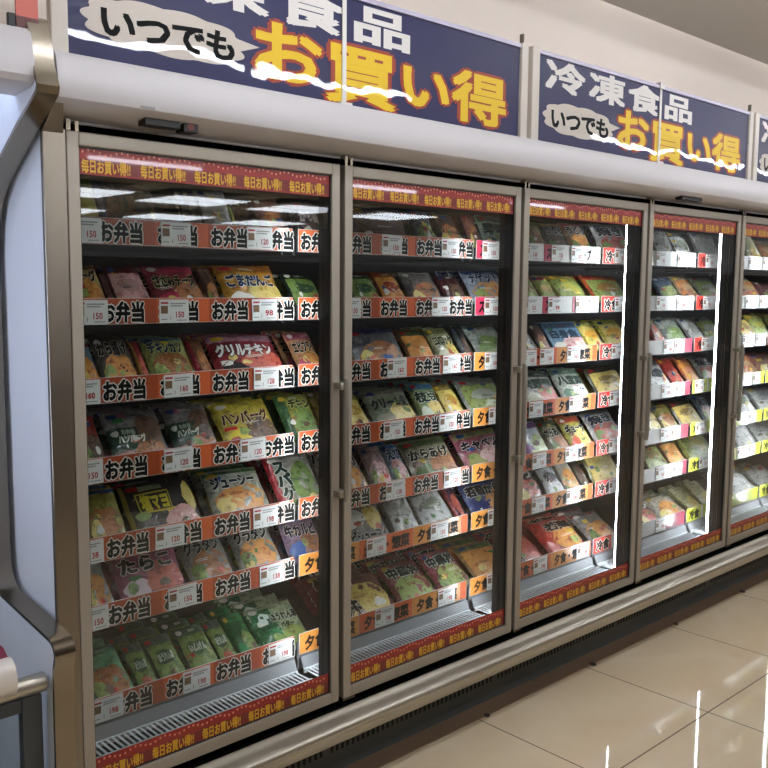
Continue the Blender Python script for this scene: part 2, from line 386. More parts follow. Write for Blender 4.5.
# shelves, label strips, price cards
MID = [1.315, 1.118, .922, .722, .52, .345, .1]
ROWS = {
 (1, 0): [('lime_pouch', 0.157, 0.212), ('navy_pouch', 0.217, 0.28), ('clear_brown', 0.285, 0.376), ('grey_silver', 0.506, 0.61), ('olive_star', 0.541, 0.626), ('salmon_pouch', 0.702, 0.802), ('plum_box', 0.843, 0.935)],
 (1, 1): [('hamburg_yellow', 0.146, 0.231), ('pink_clear', 0.25, 0.357), ('sasami_red', 0.36, 0.526), ('brown_clear', 0.519, 0.571), ('goma_dango', 0.578, 0.794), ('dark_green', 0.812, 0.935)],
 (1, 2): [('orange_fry', 0.156, 0.204), ('dark_fry', 0.196, 0.313), ('red_slim', 0.318, 0.344), ('chicken_green', 0.344, 0.484), ('crimson_slim', 0.484, 0.542), ('grill_red', 0.542, 0.793), ('ebi_fry', 0.834, 0.935)],
 (1, 3): [('red_brown', 0.15, 0.215), ('hamburg_green', 0.226, 0.4), ('hamburg_green', 0.409, 0.553), ('hamburg_yellow2', 0.566, 0.774), ('olive_stripe', 0.785, 0.924)],
 (1, 4): [('karaage_blue', 0.155, 0.266), ('shio_mayo', 0.272, 0.5), ('juicy_white', 0.53, 0.732), ('spaghetti_green', 0.754, 0.936)],
 (1, 5): [('orange_blue', 0.145, 0.227), ('tarako_pink', 0.236, 0.443), ('gratin_white', 0.449, 0.602), ('gratin_red', 0.616, 0.772), ('gyu_violet', 0.791, 0.936)],
 (1, 6): [('mushroom_mint', 0.16, 0.285), ('spinach_bag', 0.261, 0.351), ('spinach_bag', 0.351, 0.445), ('broccoli_bag', 0.445, 0.551), ('spinach_bag', 0.551, 0.613), ('green_bean', 0.613, 0.692), ('butter_green', 0.692, 0.884)],
 (2, 0): [('plum_wide', 1.065, 1.308), ('blue_cap', 1.332, 1.433), ('brown_clear', 1.443, 1.571), ('salmon_pouch', 1.597, 1.662), ('mint_box', 1.673, 1.82)],
 (2, 1): [('dark_green', 1.057, 1.174), ('red_orange', 1.178, 1.292), ('white_mix', 1.311, 1.478), ('maroon_plain', 1.483, 1.603), ('nugget_blue', 1.624, 1.839)],
 (2, 2): [('blue_brown', 1.067, 1.295), ('orange_round', 1.305, 1.441), ('cream_tag', 1.436, 1.565), ('charcoal_slim', 1.571, 1.635), ('white_green', 1.657, 1.846)],
 (2, 3): [('corn_yellow', 0.997, 1.134), ('cream_pasta', 1.147, 1.356), ('lime_blue', 1.351, 1.487), ('corn_yellow', 1.487, 1.592), ('silver_green', 1.608, 1.841)],
 (2, 4): [('white_rice', 1.006, 1.127), ('pink_meat', 1.135, 1.236), ('blue_white', 1.236, 1.321), ('brown_cream', 1.326, 1.565), ('cabbage_pink', 1.592, 1.849)],
 (2, 5): [('ebi_shumai', 0.998, 1.228), ('grey_silver', 1.233, 1.363), ('silver_leaf', 1.363, 1.543), ('violet_slim', 1.548, 1.608), ('wakadori_blue', 1.63, 1.867)],
 (2, 6): [('gyudon_maroon', 0.999, 1.269), ('chukadon_red', 1.269, 1.474), ('chukadon_red', 1.474, 1.653), ('fried_orange', 1.664, 1.876)],
 (3, 0): [('noodle_yellow', 1.927, 2.052), ('udon_dark', 2.052, 2.203), ('udon_orange', 2.203, 2.363), ('silver_red', 2.407, 2.65)],
 (3, 1): [('brown_mix', 1.911, 2.029), ('noodle_red', 2.029, 2.139), ('yellow_green', 2.139, 2.36), ('orange_green', 2.382, 2.664)],
 (3, 2): [('silver_slim', 1.912, 2.018), ('brown_clear', 2.025, 2.102), ('blue_box', 2.083, 2.343), ('lemon_bag', 2.35, 2.482), ('lemon_bag', 2.49, 2.677)],
 (3, 3): [('menu_white', 1.933, 2.165), ('dish_white', 2.165, 2.383), ('corn_brown', 2.42, 2.659)],
 (3, 4): [('white_slant', 1.928, 2.101), ('brown_cream', 2.108, 2.244), ('gyoza_yellow', 2.244, 2.402), ('silver_red', 2.417, 2.648)],
 (3, 5): [('black_text', 1.916, 2.076), ('charcoal_silver', 2.076, 2.211), ('pink_dish', 2.211, 2.331), ('black_slim', 2.317, 2.397), ('gold_green', 2.404, 2.636)],
 (3, 6): [('red_white_text', 1.901, 2.107), ('red_orange_wide', 2.127, 2.404), ('silver_orange', 2.419, 2.636)],
 (4, 0): [('grey_silver', 2.848, 3.023), ('silver_leaf', 3.023, 3.189), ('grey_silver', 3.218, 3.467)],
 (4, 1): [('blue_cap', 2.915, 3.103), ('beige_brown', 3.113, 3.275), ('silver_green', 3.294, 3.518)],
 (4, 2): [('red_white', 2.869, 2.983), ('white_green', 2.983, 3.177), ('grey_silver', 3.205, 3.343), ('silver_green', 3.353, 3.539)],
 (4, 3): [('charcoal_silver', 2.859, 3.036), ('red_box', 3.027, 3.166), ('orange_shrimp', 3.185, 3.312), ('silver_red', 3.332, 3.527)],
 (4, 4): [('yellow_black', 2.839, 2.971), ('noodle_yellow', 2.971, 3.127), ('corn_brown', 3.146, 3.351), ('blue_white', 3.361, 3.505)],
 (4, 5): [('brown_mix', 2.852, 3.048), ('orange_round', 3.048, 3.199), ('yellow_green', 3.218, 3.491)],
 (4, 6): [('black_text', 2.836, 2.986), ('pink_dish', 2.986, 3.23), ('cream_box', 3.26, 3.39), ('cream_box', 3.4, 3.526)],
 (5, 0): [('cream_box', 3.748, 3.909), ('beige_brown', 3.921, 4.153)],
 (5, 1): [('beige_brown', 3.736, 3.944), ('maroon_plain', 3.956, 4.178)],
 (5, 2): [('corn_brown', 3.724, 3.896), ('yellow_green', 3.896, 4.078), ('yellow_green', 4.09, 4.281)],
 (5, 3): [('beige_brown', 3.746, 3.944), ('salmon_pouch', 3.956, 4.229)],
 (5, 4): [('silver_leaf', 3.746, 3.943), ('grey_silver', 3.955, 4.255)],
 (5, 5): [('silver_ring', 3.742, 3.964), ('grey_silver', 3.964, 4.252)],
 (5, 6): [('silver_ring', 3.734, 4.005), ('silver_ring', 4.017, 4.309)],
}
CARDS = {
 (1, 0): [0.141, 0.389, 0.653],
 (1, 1): [0.152, 0.38, 0.668],
 (1, 2): [0.127, 0.389, 0.672],
 (1, 3): [0.129, 0.386, 0.625],
 (1, 4): [0.125, 0.356, 0.667],
 (1, 5): [0.134, 0.391, 0.688],
 (1, 6): [0.168, 0.431, 0.718],
 (2, 0): [1.163, 1.435, 1.643],
 (2, 1): [0.989, 1.393, 1.66],
 (2, 2): [1.19, 1.45, 1.667],
 (2, 3): [1.177, 1.437, 1.696],
 (2, 4): [1.188, 1.464, 1.778],
 (2, 5): [1.105, 1.402, 1.703],
 (2, 6): [1.144, 1.443, 1.705],
 (3, 0): [1.883, 2.044, 2.169, 2.474],
 (3, 1): [1.882, 2.031, 2.209, 2.487],
 (3, 2): [1.881, 1.989, 2.163, 2.477],
 (3, 3): [1.929, 2.187, 2.475],
 (3, 4): [1.959, 2.17, 2.48],
 (3, 5): [1.961, 2.186, 2.492],
 (3, 6): [1.984, 2.272],
 (4, 0): [2.8, 2.983, 3.24],
 (4, 1): [2.816, 2.991, 3.235],
 (4, 2): [2.892, 2.989, 3.239],
 (4, 3): [2.89, 3.011, 3.194],
 (4, 4): [2.898, 2.987, 3.218],
 (4, 5): [2.868, 3.02, 3.269],
 (4, 6): [2.887],
 (5, 0): [3.683, 3.866],
 (5, 1): [3.672, 3.831],
 (5, 2): [3.66, 3.808],
 (5, 3): [3.666, 3.797],
 (5, 4): [3.774, 4.0],
 (5, 5): [3.663, 3.782],
 (5, 6): [],
}

ORANGE = mat('strip_orange', '#d9622c', .3, coat=1.0); ORANGE_SHADE = mat('strip_shaded_orange', '#b04a22', .3, coat=1.0); AMBER = mat('strip_amber', '#df9140', .3, coat=1.0)
PINK = mat('strip_pink', '#c03050', .3, coat=1.0); SRED = mat('strip_red', '#cf3226', .3, coat=1.0); MAROON = mat('strip_maroon', '#a8445c', .3, coat=1.0)
LIME = mat('strip_lime', '#c8cf3c', .3, coat=1.0); PAPER = mat('strip_white', '#e9e8e4', .3, coat=1.0)
INK = mat('black_ink', '#0a0a0a', .6, spec=.12); WINK = mat('white_ink', '#eeeae0', .4); CARD = mat('price_card_white', '#e6e6e2', .3, coat=.3)
CRED = mat('price_red', '#b3202c', .5); CGREY = mat('print_grey', '#9c9c9a', .5); CBRN = mat('print_brown', '#7b5a3a', .5)
def strip_fn(y): return lambda a, b: (a, y, b)
def strip(x0, x1, z, kind):
    """one printed label strip from x0 to x1, centred on height z"""
    q = MB(); hh = .0325; y = .205
    q.box(x0, x1, .2055, .2075, z-hh, z+hh, PAPER)
    def seg(a, b, M): q.box(a, b, .2045, .2055, z-hh+.001, z+hh-.001, M)
    def word(s, a, w, h=.046, out=True):
        if out: put_text(q, s, a, z-h/2-.002, h, w, strip_fn(.2041), WINK, .11)
        put_text(q, s, a, z-h/2-.002, h, w, strip_fn(.2037), INK, .052)
    if kind == 'bento':
        n = 0; a = x0+.002
        while a < x1-.01:
            b = min(a+.157, x1-.002); seg(a, b, ORANGE if n % 2 == 0 else ORANGE_SHADE)  # every other segment has shading put into its orange
            seg(b, min(b+.002, x1), ORANGE_SHADE)
            if b-a > .11: word('お弁当', a+.004, .122, .050)
            a = b+.002; n += 1
    elif kind == 'supper':
        a = x0+.002; n = 0
        while a < x1-.01:
            b = min(a+.24, x1-.002); seg(a, b, AMBER if n % 2 == 0 else ORANGE)
            if b-a > .2: word('夕食・惣菜', a+.018, .205, .042, False)
            elif b-a > .1: word('夕食', a+.016, .085, .042, False)
            a = b+.002; n += 1
    elif kind == 'noodle':
        a = x0+.002
        while a < x1-.01:
            b = min(a+.19, x1-.002); seg(a, a+(b-a)*.55, PINK)
            if b-a > .15: word('スープ', a+.015, .1, .044, False)
            a = b+.002
    elif kind == 'chilled':
        seg(x0+.002, x0+.135, SRED); word('冷食', x0+.018, .10, .044)
        if z < 1.0: seg(x0+.16, x0+.36, MAROON); seg(x1-.17, x1-.002, MAROON)
    else:
        seg(x0+.002, x0+.14, SRED if z > .8 else LIME); word('冷食', x0+.02, .10, .044, False)
        seg(x0+.16, x1-.002, LIME) if z < .8 else None
    return q
def card_mesh(price):
    q = MB(); w, h = .086, .060
    q.box(-w/2, w/2, -.0016, 0, -h/2, h/2, CARD)
    q.box(-w/2+.004, -w/2+.026, -.0019, -.0016, .019, .024, CRED); q.box(-w/2+.004, -w/2+.024, -.0019, -.0016, -.006, .014, CBRN)
    for i, z in enumerate((.018, .012)): q.box(-.012, .034-.01*i, -.0019, -.0016, z, z+.0035, CGREY)
    q.box(-w/2+.004, -w/2+.022, -.0019, -.0016, -.022, -.019, CGREY)
    put_text(q, '1', -.014, -.024, .014, .006, strip_fn(-.0021), INK, .02)
    put_text(q, price, .001, -.018, .020, .032, strip_fn(-.0021), CRED, .03)
    q.box(.006, .036, -.0019, -.0016, -.025, -.0225, CGREY)
    return q
PR = [['150', '150', '120'], ['150', '150', '98'], ['160', '160', '128'], ['150', '120', '120'], ['138', '120', '198'], ['150', '150', '138'], ['198', '198', '198']]
card_data = {}
for k in range(NB):
    for s, z in enumerate(MID):
        x0, x1 = PW*k+.006, PW*(k+1)-.006
        q = MB(); zs = z-.022
        if s < 6:
            q.box(x0, x1, .208, .214, z-.034, z+.006, SHELFM); q.box(x0, x1, .214, .66, zs-.010, zs, SHELFM)
            for xx in (x0+.01, x1-.02): q.box(xx, xx+.008, .24, .80, zs-.020, zs-.010, SHELFM)
        else:
            q.box(x0, x1, .208, .214, .02, z+.005, GREY); q.box(x0, x1, .214, .66, .05, .062, SHELFM)
        sh = q.build('shelf', fz, base=(x0, .3, z))
        kind = 'bento' if k == 0 or (k == 1 and s < 5) else 'supper' if k == 1 else ('noodle' if s < 2 else 'supper') if k == 2 else 'chilled' if k == 3 else 'late'
        if k == 2: kind = 'noodle' if s < 2 else 'supper'
        ls = strip(x0+.004, x1-.004, z, kind).build('label_strip', sh)
        allc = sorted(c for (kk, ss), l in CARDS.items() if ss == s for c in l)
        for i, cx in enumerate(c for c in allc if PW*k <= c < PW*(k+1)):
            p = PR[s][i % 3]; cx = min(max(cx, x0+.048), x1-.048)
            if p not in card_data:
                card_data[p] = card_mesh(p).build('price_card', None, lift=False); card = card_data[p]
            else: card = card_data[p].copy(); C.objects.link(card)
            card.parent = sh; card.location = Vector((cx, .2035, z+F+random.uniform(-.002, .001)))-origin(sh)
            card.rotation_euler = (0, random.uniform(-.02, .02), 0)

# ------------------------------------------------------------------ sign boards on the canopy
NAVY = mat('navy_sign_film', '#1c1d4a', .45, coat=.55, bump=(2.8, .7, .0045), spec=.25)

SW = mat('sign_white', '#e2dcd6', .45, coat=.5, bump=(2.8, .7, .0045), spec=.25); SY = mat('sign_yellow', '#e6bf26', .45, coat=.5, bump=(2.8, .7, .0045), spec=.25); SR = mat('sign_red_edge', '#9a3a24', .45, coat=.5, bump=(2.8, .7, .0045), spec=.25)
CLOUD = mat('sign_cloud', '#cfc4b8', .45, coat=.5, bump=(2.8, .7, .0045), spec=.25); FRM = mat('pale_sign_frame', '#cdc3b6', .4)
for M_ in (NAVY, SW, SY, SR, CLOUD): M_.node_tree.nodes['Principled BSDF'].inputs['Coat Roughness'].default_value = .015
LAV = mat('lavender_edge', '#b9b2c6', .4)
def sign(x0, label):
    o = empty('sign_board', (x0+.745, -.02, 1.656+F)); tag(o, label, 'sign', 'blue sale signs on the canopy'); w = 1.49
    q = MB(); q.box(x0, x0+w, -.020, -.012, 1.662, 1.945, NAVY); pn = q.build('sign_panel', o)
    q = MB(); q.box(x0-.002, x0+w+.002, -.026, -.008, 1.940, 1.952, LAV); q.box(x0-.002, x0+w+.002, -.026, -.008, 1.655, 1.664, FRM)
    q.box(x0-.040, x0-.002, -.028, -.006, 1.655, 1.957, FRM, .003); q.box(x0+w+.004, x0+w+.038, -.028, -.006, 1.655, 1.957, FRM, .003)
    q.box(x0+w+.012, x0+w+.017, -.024, -.01, 1.957, 1.985, mat('sign_pin', '#6b6356', .5))
    q.build('sign_frame', o)
    q = MB(); q.box(x0+.748, x0+.762, -.0245, -.0215, 1.664, 1.94, SW); q.box(x0+.735, x0+.775, -.034, -.010, 1.655, 1.668, SW); q.box(x0+.74, x0+.77, -.03, -.01, 1.94, 1.962, SW); q.build('joint_clip', o)
    q = MB(); y0 = -.0204
    f = lambda dy: (lambda a, b: (a, y0-dy, b))
    for i, ch in enumerate('冷凍食品'): put_text(q, ch, x0+.035+.248*i, 1.838, .096, .232, f(.0002), SW, .045)
    # cloud
    cx, cz = x0+.236, 1.750; N = 96; pts = []
    for i in range(N):
        t = 2*math.pi*i/N; b = (1+.10*abs(math.sin(t*5.5+.4)))/(abs(math.cos(t))**2.6+abs(math.sin(t))**2.6)**(1/2.6)*.93
        pts.append((cx+.205*b*math.cos(t), y0-.0004, cz+.052*b*math.sin(t)-.002*math.cos(t)))
    q.add([(cx, y0-.0004, cz)]+pts, [(0, 1+i, 1+(i+1) % N) for i in range(N)], CLOUD)
    q.add([(cx+.19, y0-.0003, cz+.02), (cx+.25, y0-.0003, cz+.012), (cx+.19, y0-.0003, cz-.008)], [(0, 1, 2)], CLOUD)
    for i, ch in enumerate('いつでも'): put_text(q, ch, cx-.172+.088*i, cz-.036, .068, .094, f(.0007), INK, .045)
    zz = [.145, .150, .130, .145]; zb = [1.690, 1.672, 1.690, 1.684]; ww = [.235, .265, .225, .255]; a = x0+.452
    for i, ch in enumerate('お買い得'):
        put_text(q, ch, a, zb[i], zz[i], ww[i], f(.0004), SR, .085); put_text(q, ch, a, zb[i], zz[i], ww[i], f(.0010), SY, .04)
        a += ww[i]
    q.build('sign_lettering', o)
sign(.012, 'navy sale sign over the two leftmost freezer doors, white and yellow lettering')
sign(1.602, 'navy sale sign on the canopy over the third and fourth freezer doors')
sign(3.190, 'navy sale sign cut by the right picture edge, over the fifth door')

# ------------------------------------------------------------------ the open freezer on the left
lf = empty('chest_freezer', (-.85, .4, 0)); tag(lf, 'combination freezer at the left with white header and stainless edged end panel', 'freezer')
prof = [(-.02, 1.717), (-.046, 1.716), (-.060, 1.708), (-.070, 1.68), (-.080, 1.645), (-.088, 1.612), (-.098, 1.592), (-.106, 1.575), (-.100, 1.560), (-.080, 1.548), (0, 1.508), (.10, 1.450), (.174, 1.404), (.215, 1.365), (.238, 1.31), (.245, 1.25),
        (.246, 1.0), (.246, .75), (.245, .56), (.243, .527), (.236, .500), (.222, .480), (.20, .468), (0, .446), (-.060, .440), (-.082, .436), (-.096, .425), (-.102, .41), (-.102, .40), (-.098, .388), (-.092, .370), (-.090, .3), (-.084, -.20)]
XL, XR = -.092, -.047
# stainless band: offset the profile inwards by 8 mm
def offset(p, d):
    out = []
    for i, (y, z) in enumerate(p):
        a = Vector(p[max(i-1, 0)]); b = Vector(p[min(i+1, len(p)-1)]); t = (b-a).normalized(); n = Vector((-t.y, t.x))
        out.append((y+n.x*d, z+n.y*d))
    return out
inn = offset(prof, .008)
q = MB(); n = len(prof)
vs = [(x, y, z) for x in (XL, XR) for p in (prof, inn) for y, z in p]
fs = []
for i in range(n-1):
    fs += [(i, i+1, 2*n+i+1, 2*n+i), (n+i, n+i+1, 3*n+i+1, 3*n+i), (i, i+1, n+i+1, n+i), (2*n+i, 2*n+i+1, 3*n+i+1, 3*n+i)]
fs += [(0, n, 3*n, 2*n), (n-1, 2*n-1, 4*n-1, 3*n-1)]
q.add(vs, fs, STEEL); smooth_angle(q.build('edge_trim', lf), .5)['label'] = 'stainless steel edge band'
q = MB(); poly = offset(prof, .0075)+[(.85, -.20), (.85, 1.717)]
q.prism(poly, XL+.004, XR-.004, LEFTWHITE); q.build('end_panel', lf)
LX = -1.7
q = MB(); q.prism([(.30, 1.688), (-.04, 1.688), (-.066, 1.685), (-.076, 1.673), (-.088, 1.615), (-.088, 1.592), (-.080, 1.580), (-.062, 1.574), (.015, 1.568), (.015, 1.64), (.30, 1.64)], LX, XL+.003, WHITE); smooth_angle(q.build('header', lf), .5)
q = MB(); q.box(LX, XL+.003, .30, .85, .46, 1.688, LEFTWHITE); q.build('upper_cabinet', lf)
for i in range(2):
    a, b = XL-.79*(i+1)-.004, XL-.79*i-.004
    q = MB()
    for p in ((a, a+.03, .48, 1.40), (b-.03, b, .48, 1.40), (a+.03, b-.03, 1.37, 1.40), (a+.03, b-.03, .48, .51)): q.box(p[0], p[1], .268, .299, p[2], p[3], ALU, .002)
    dd = q.build('upper_door', lf, base=(a, .28, .5))
    q = MB(); q.box(a+.03, b-.03, .280, .286, .51, 1.37, glass('chest_glass', (.8, .86, .88, 1))); q.build('glass_pane', dd)
    q = MB(); q.tube([(a+.06, .245, .8), (a+.06, .245, 1.1)], .008, RAILM); q.box(a+.055, a+.065, .245, .27, .82, .84, RAILM); q.box(a+.055, a+.065, .245, .27, 1.06, 1.08, RAILM); q.build('handle', dd)
q = MB(); q.tube([(LX+.05, .04, 1.615), (XL-.02, .04, 1.615)], .013, COOLM); q.build('led_bar', lf)
q = MB(); q.tube([(-.62, .235, .60), (-.62, .235, 1.42)], .014, COOLV); q.box(-.64, -.60, .245, .268, .58, 1.44, WHITE); q.build('led_bar', lf)  # upright bar added to brighten the neighbouring side panel
CH = mat('chest_lining', '#ccd3da', .35)
q = MB(); q.box(LX, XL+.003, -.02, .85, -.20, -.16, CH); q.box(LX, XL+.003, .81, .85, -.16, .46, CH); q.box(LX, XL+.003, .30, .81, .43, .46, CH); q.build('chest_tub', lf)
FR = mat('charcoal_frame', '#3b3f40', .4)
q = MB(); q.box(XL-.055, XL-.012, -.056, -.030, -.17, .315, FR, .003); q.box(LX, XL-.055, -.056, -.030, -.20, -.12, FR, .003); q.box(LX, XL-.055, -.056, -.030, .285, .315, FR, .003)
q.build('front_frame', lf)
q = MB(); q.box(LX, XL-.055, -.046, -.040, -.12, .285, glass('chest_glass')); q.build('front_glass', lf)
q = MB(); q.tube([(LX, -.052, .340), (XL-.006, -.052, .340)], .021, RAILM, 16); smooth_angle(q.build('grab_rail', lf))
q = MB(); q.prism([(-.065+.034*math.cos(t)*1.0, .377+.040*math.sin(t)) for t in [2*math.pi*i/20 for i in range(20)]], LX, -.170, mat('cream_plastic', '#e2d8cc', .3, coat=.3))
q.prism([(-.055, .415), (-.030, .428), (-.010, .428), (-.010, .418), (-.030, .414)], LX, -.172, mat('maroon_strip', '#6f2438', .4)); smooth_angle(q.build('price_rail', lf), .6)
q = MB(); q.box(LX, XR-.004, .0, .84, -F, -.20, KICK); q.build('kick_plate', lf)
CB = [('pale blue', '#8fb4c4'), ('slate blue', '#4e6f86'), ('white', '#cfdadd'), ('teal', '#5a8c90')]

# small red shelf sign on the left freezer's header
q = MB(); q.box(-.112, -.068, -.062, -.058, 1.696, 1.86, mat('poster_red', '#c9604e', .45)); q.box(-.112, -.068, -.063, -.057, 1.688, 1.708, mat('poster_maroon', '#5a1e18', .45))
tag(q.build('poster'), 'small salmon red poster with maroon lower edge above the left freezer header', 'poster')
q = MB(); q.box(-.128, -.113, -.062, -.052, 1.687, 1.712, BLACK, .002); tag(q.build('poster_clip'), 'small black clip on the left freezer header beside the red poster', 'clip')

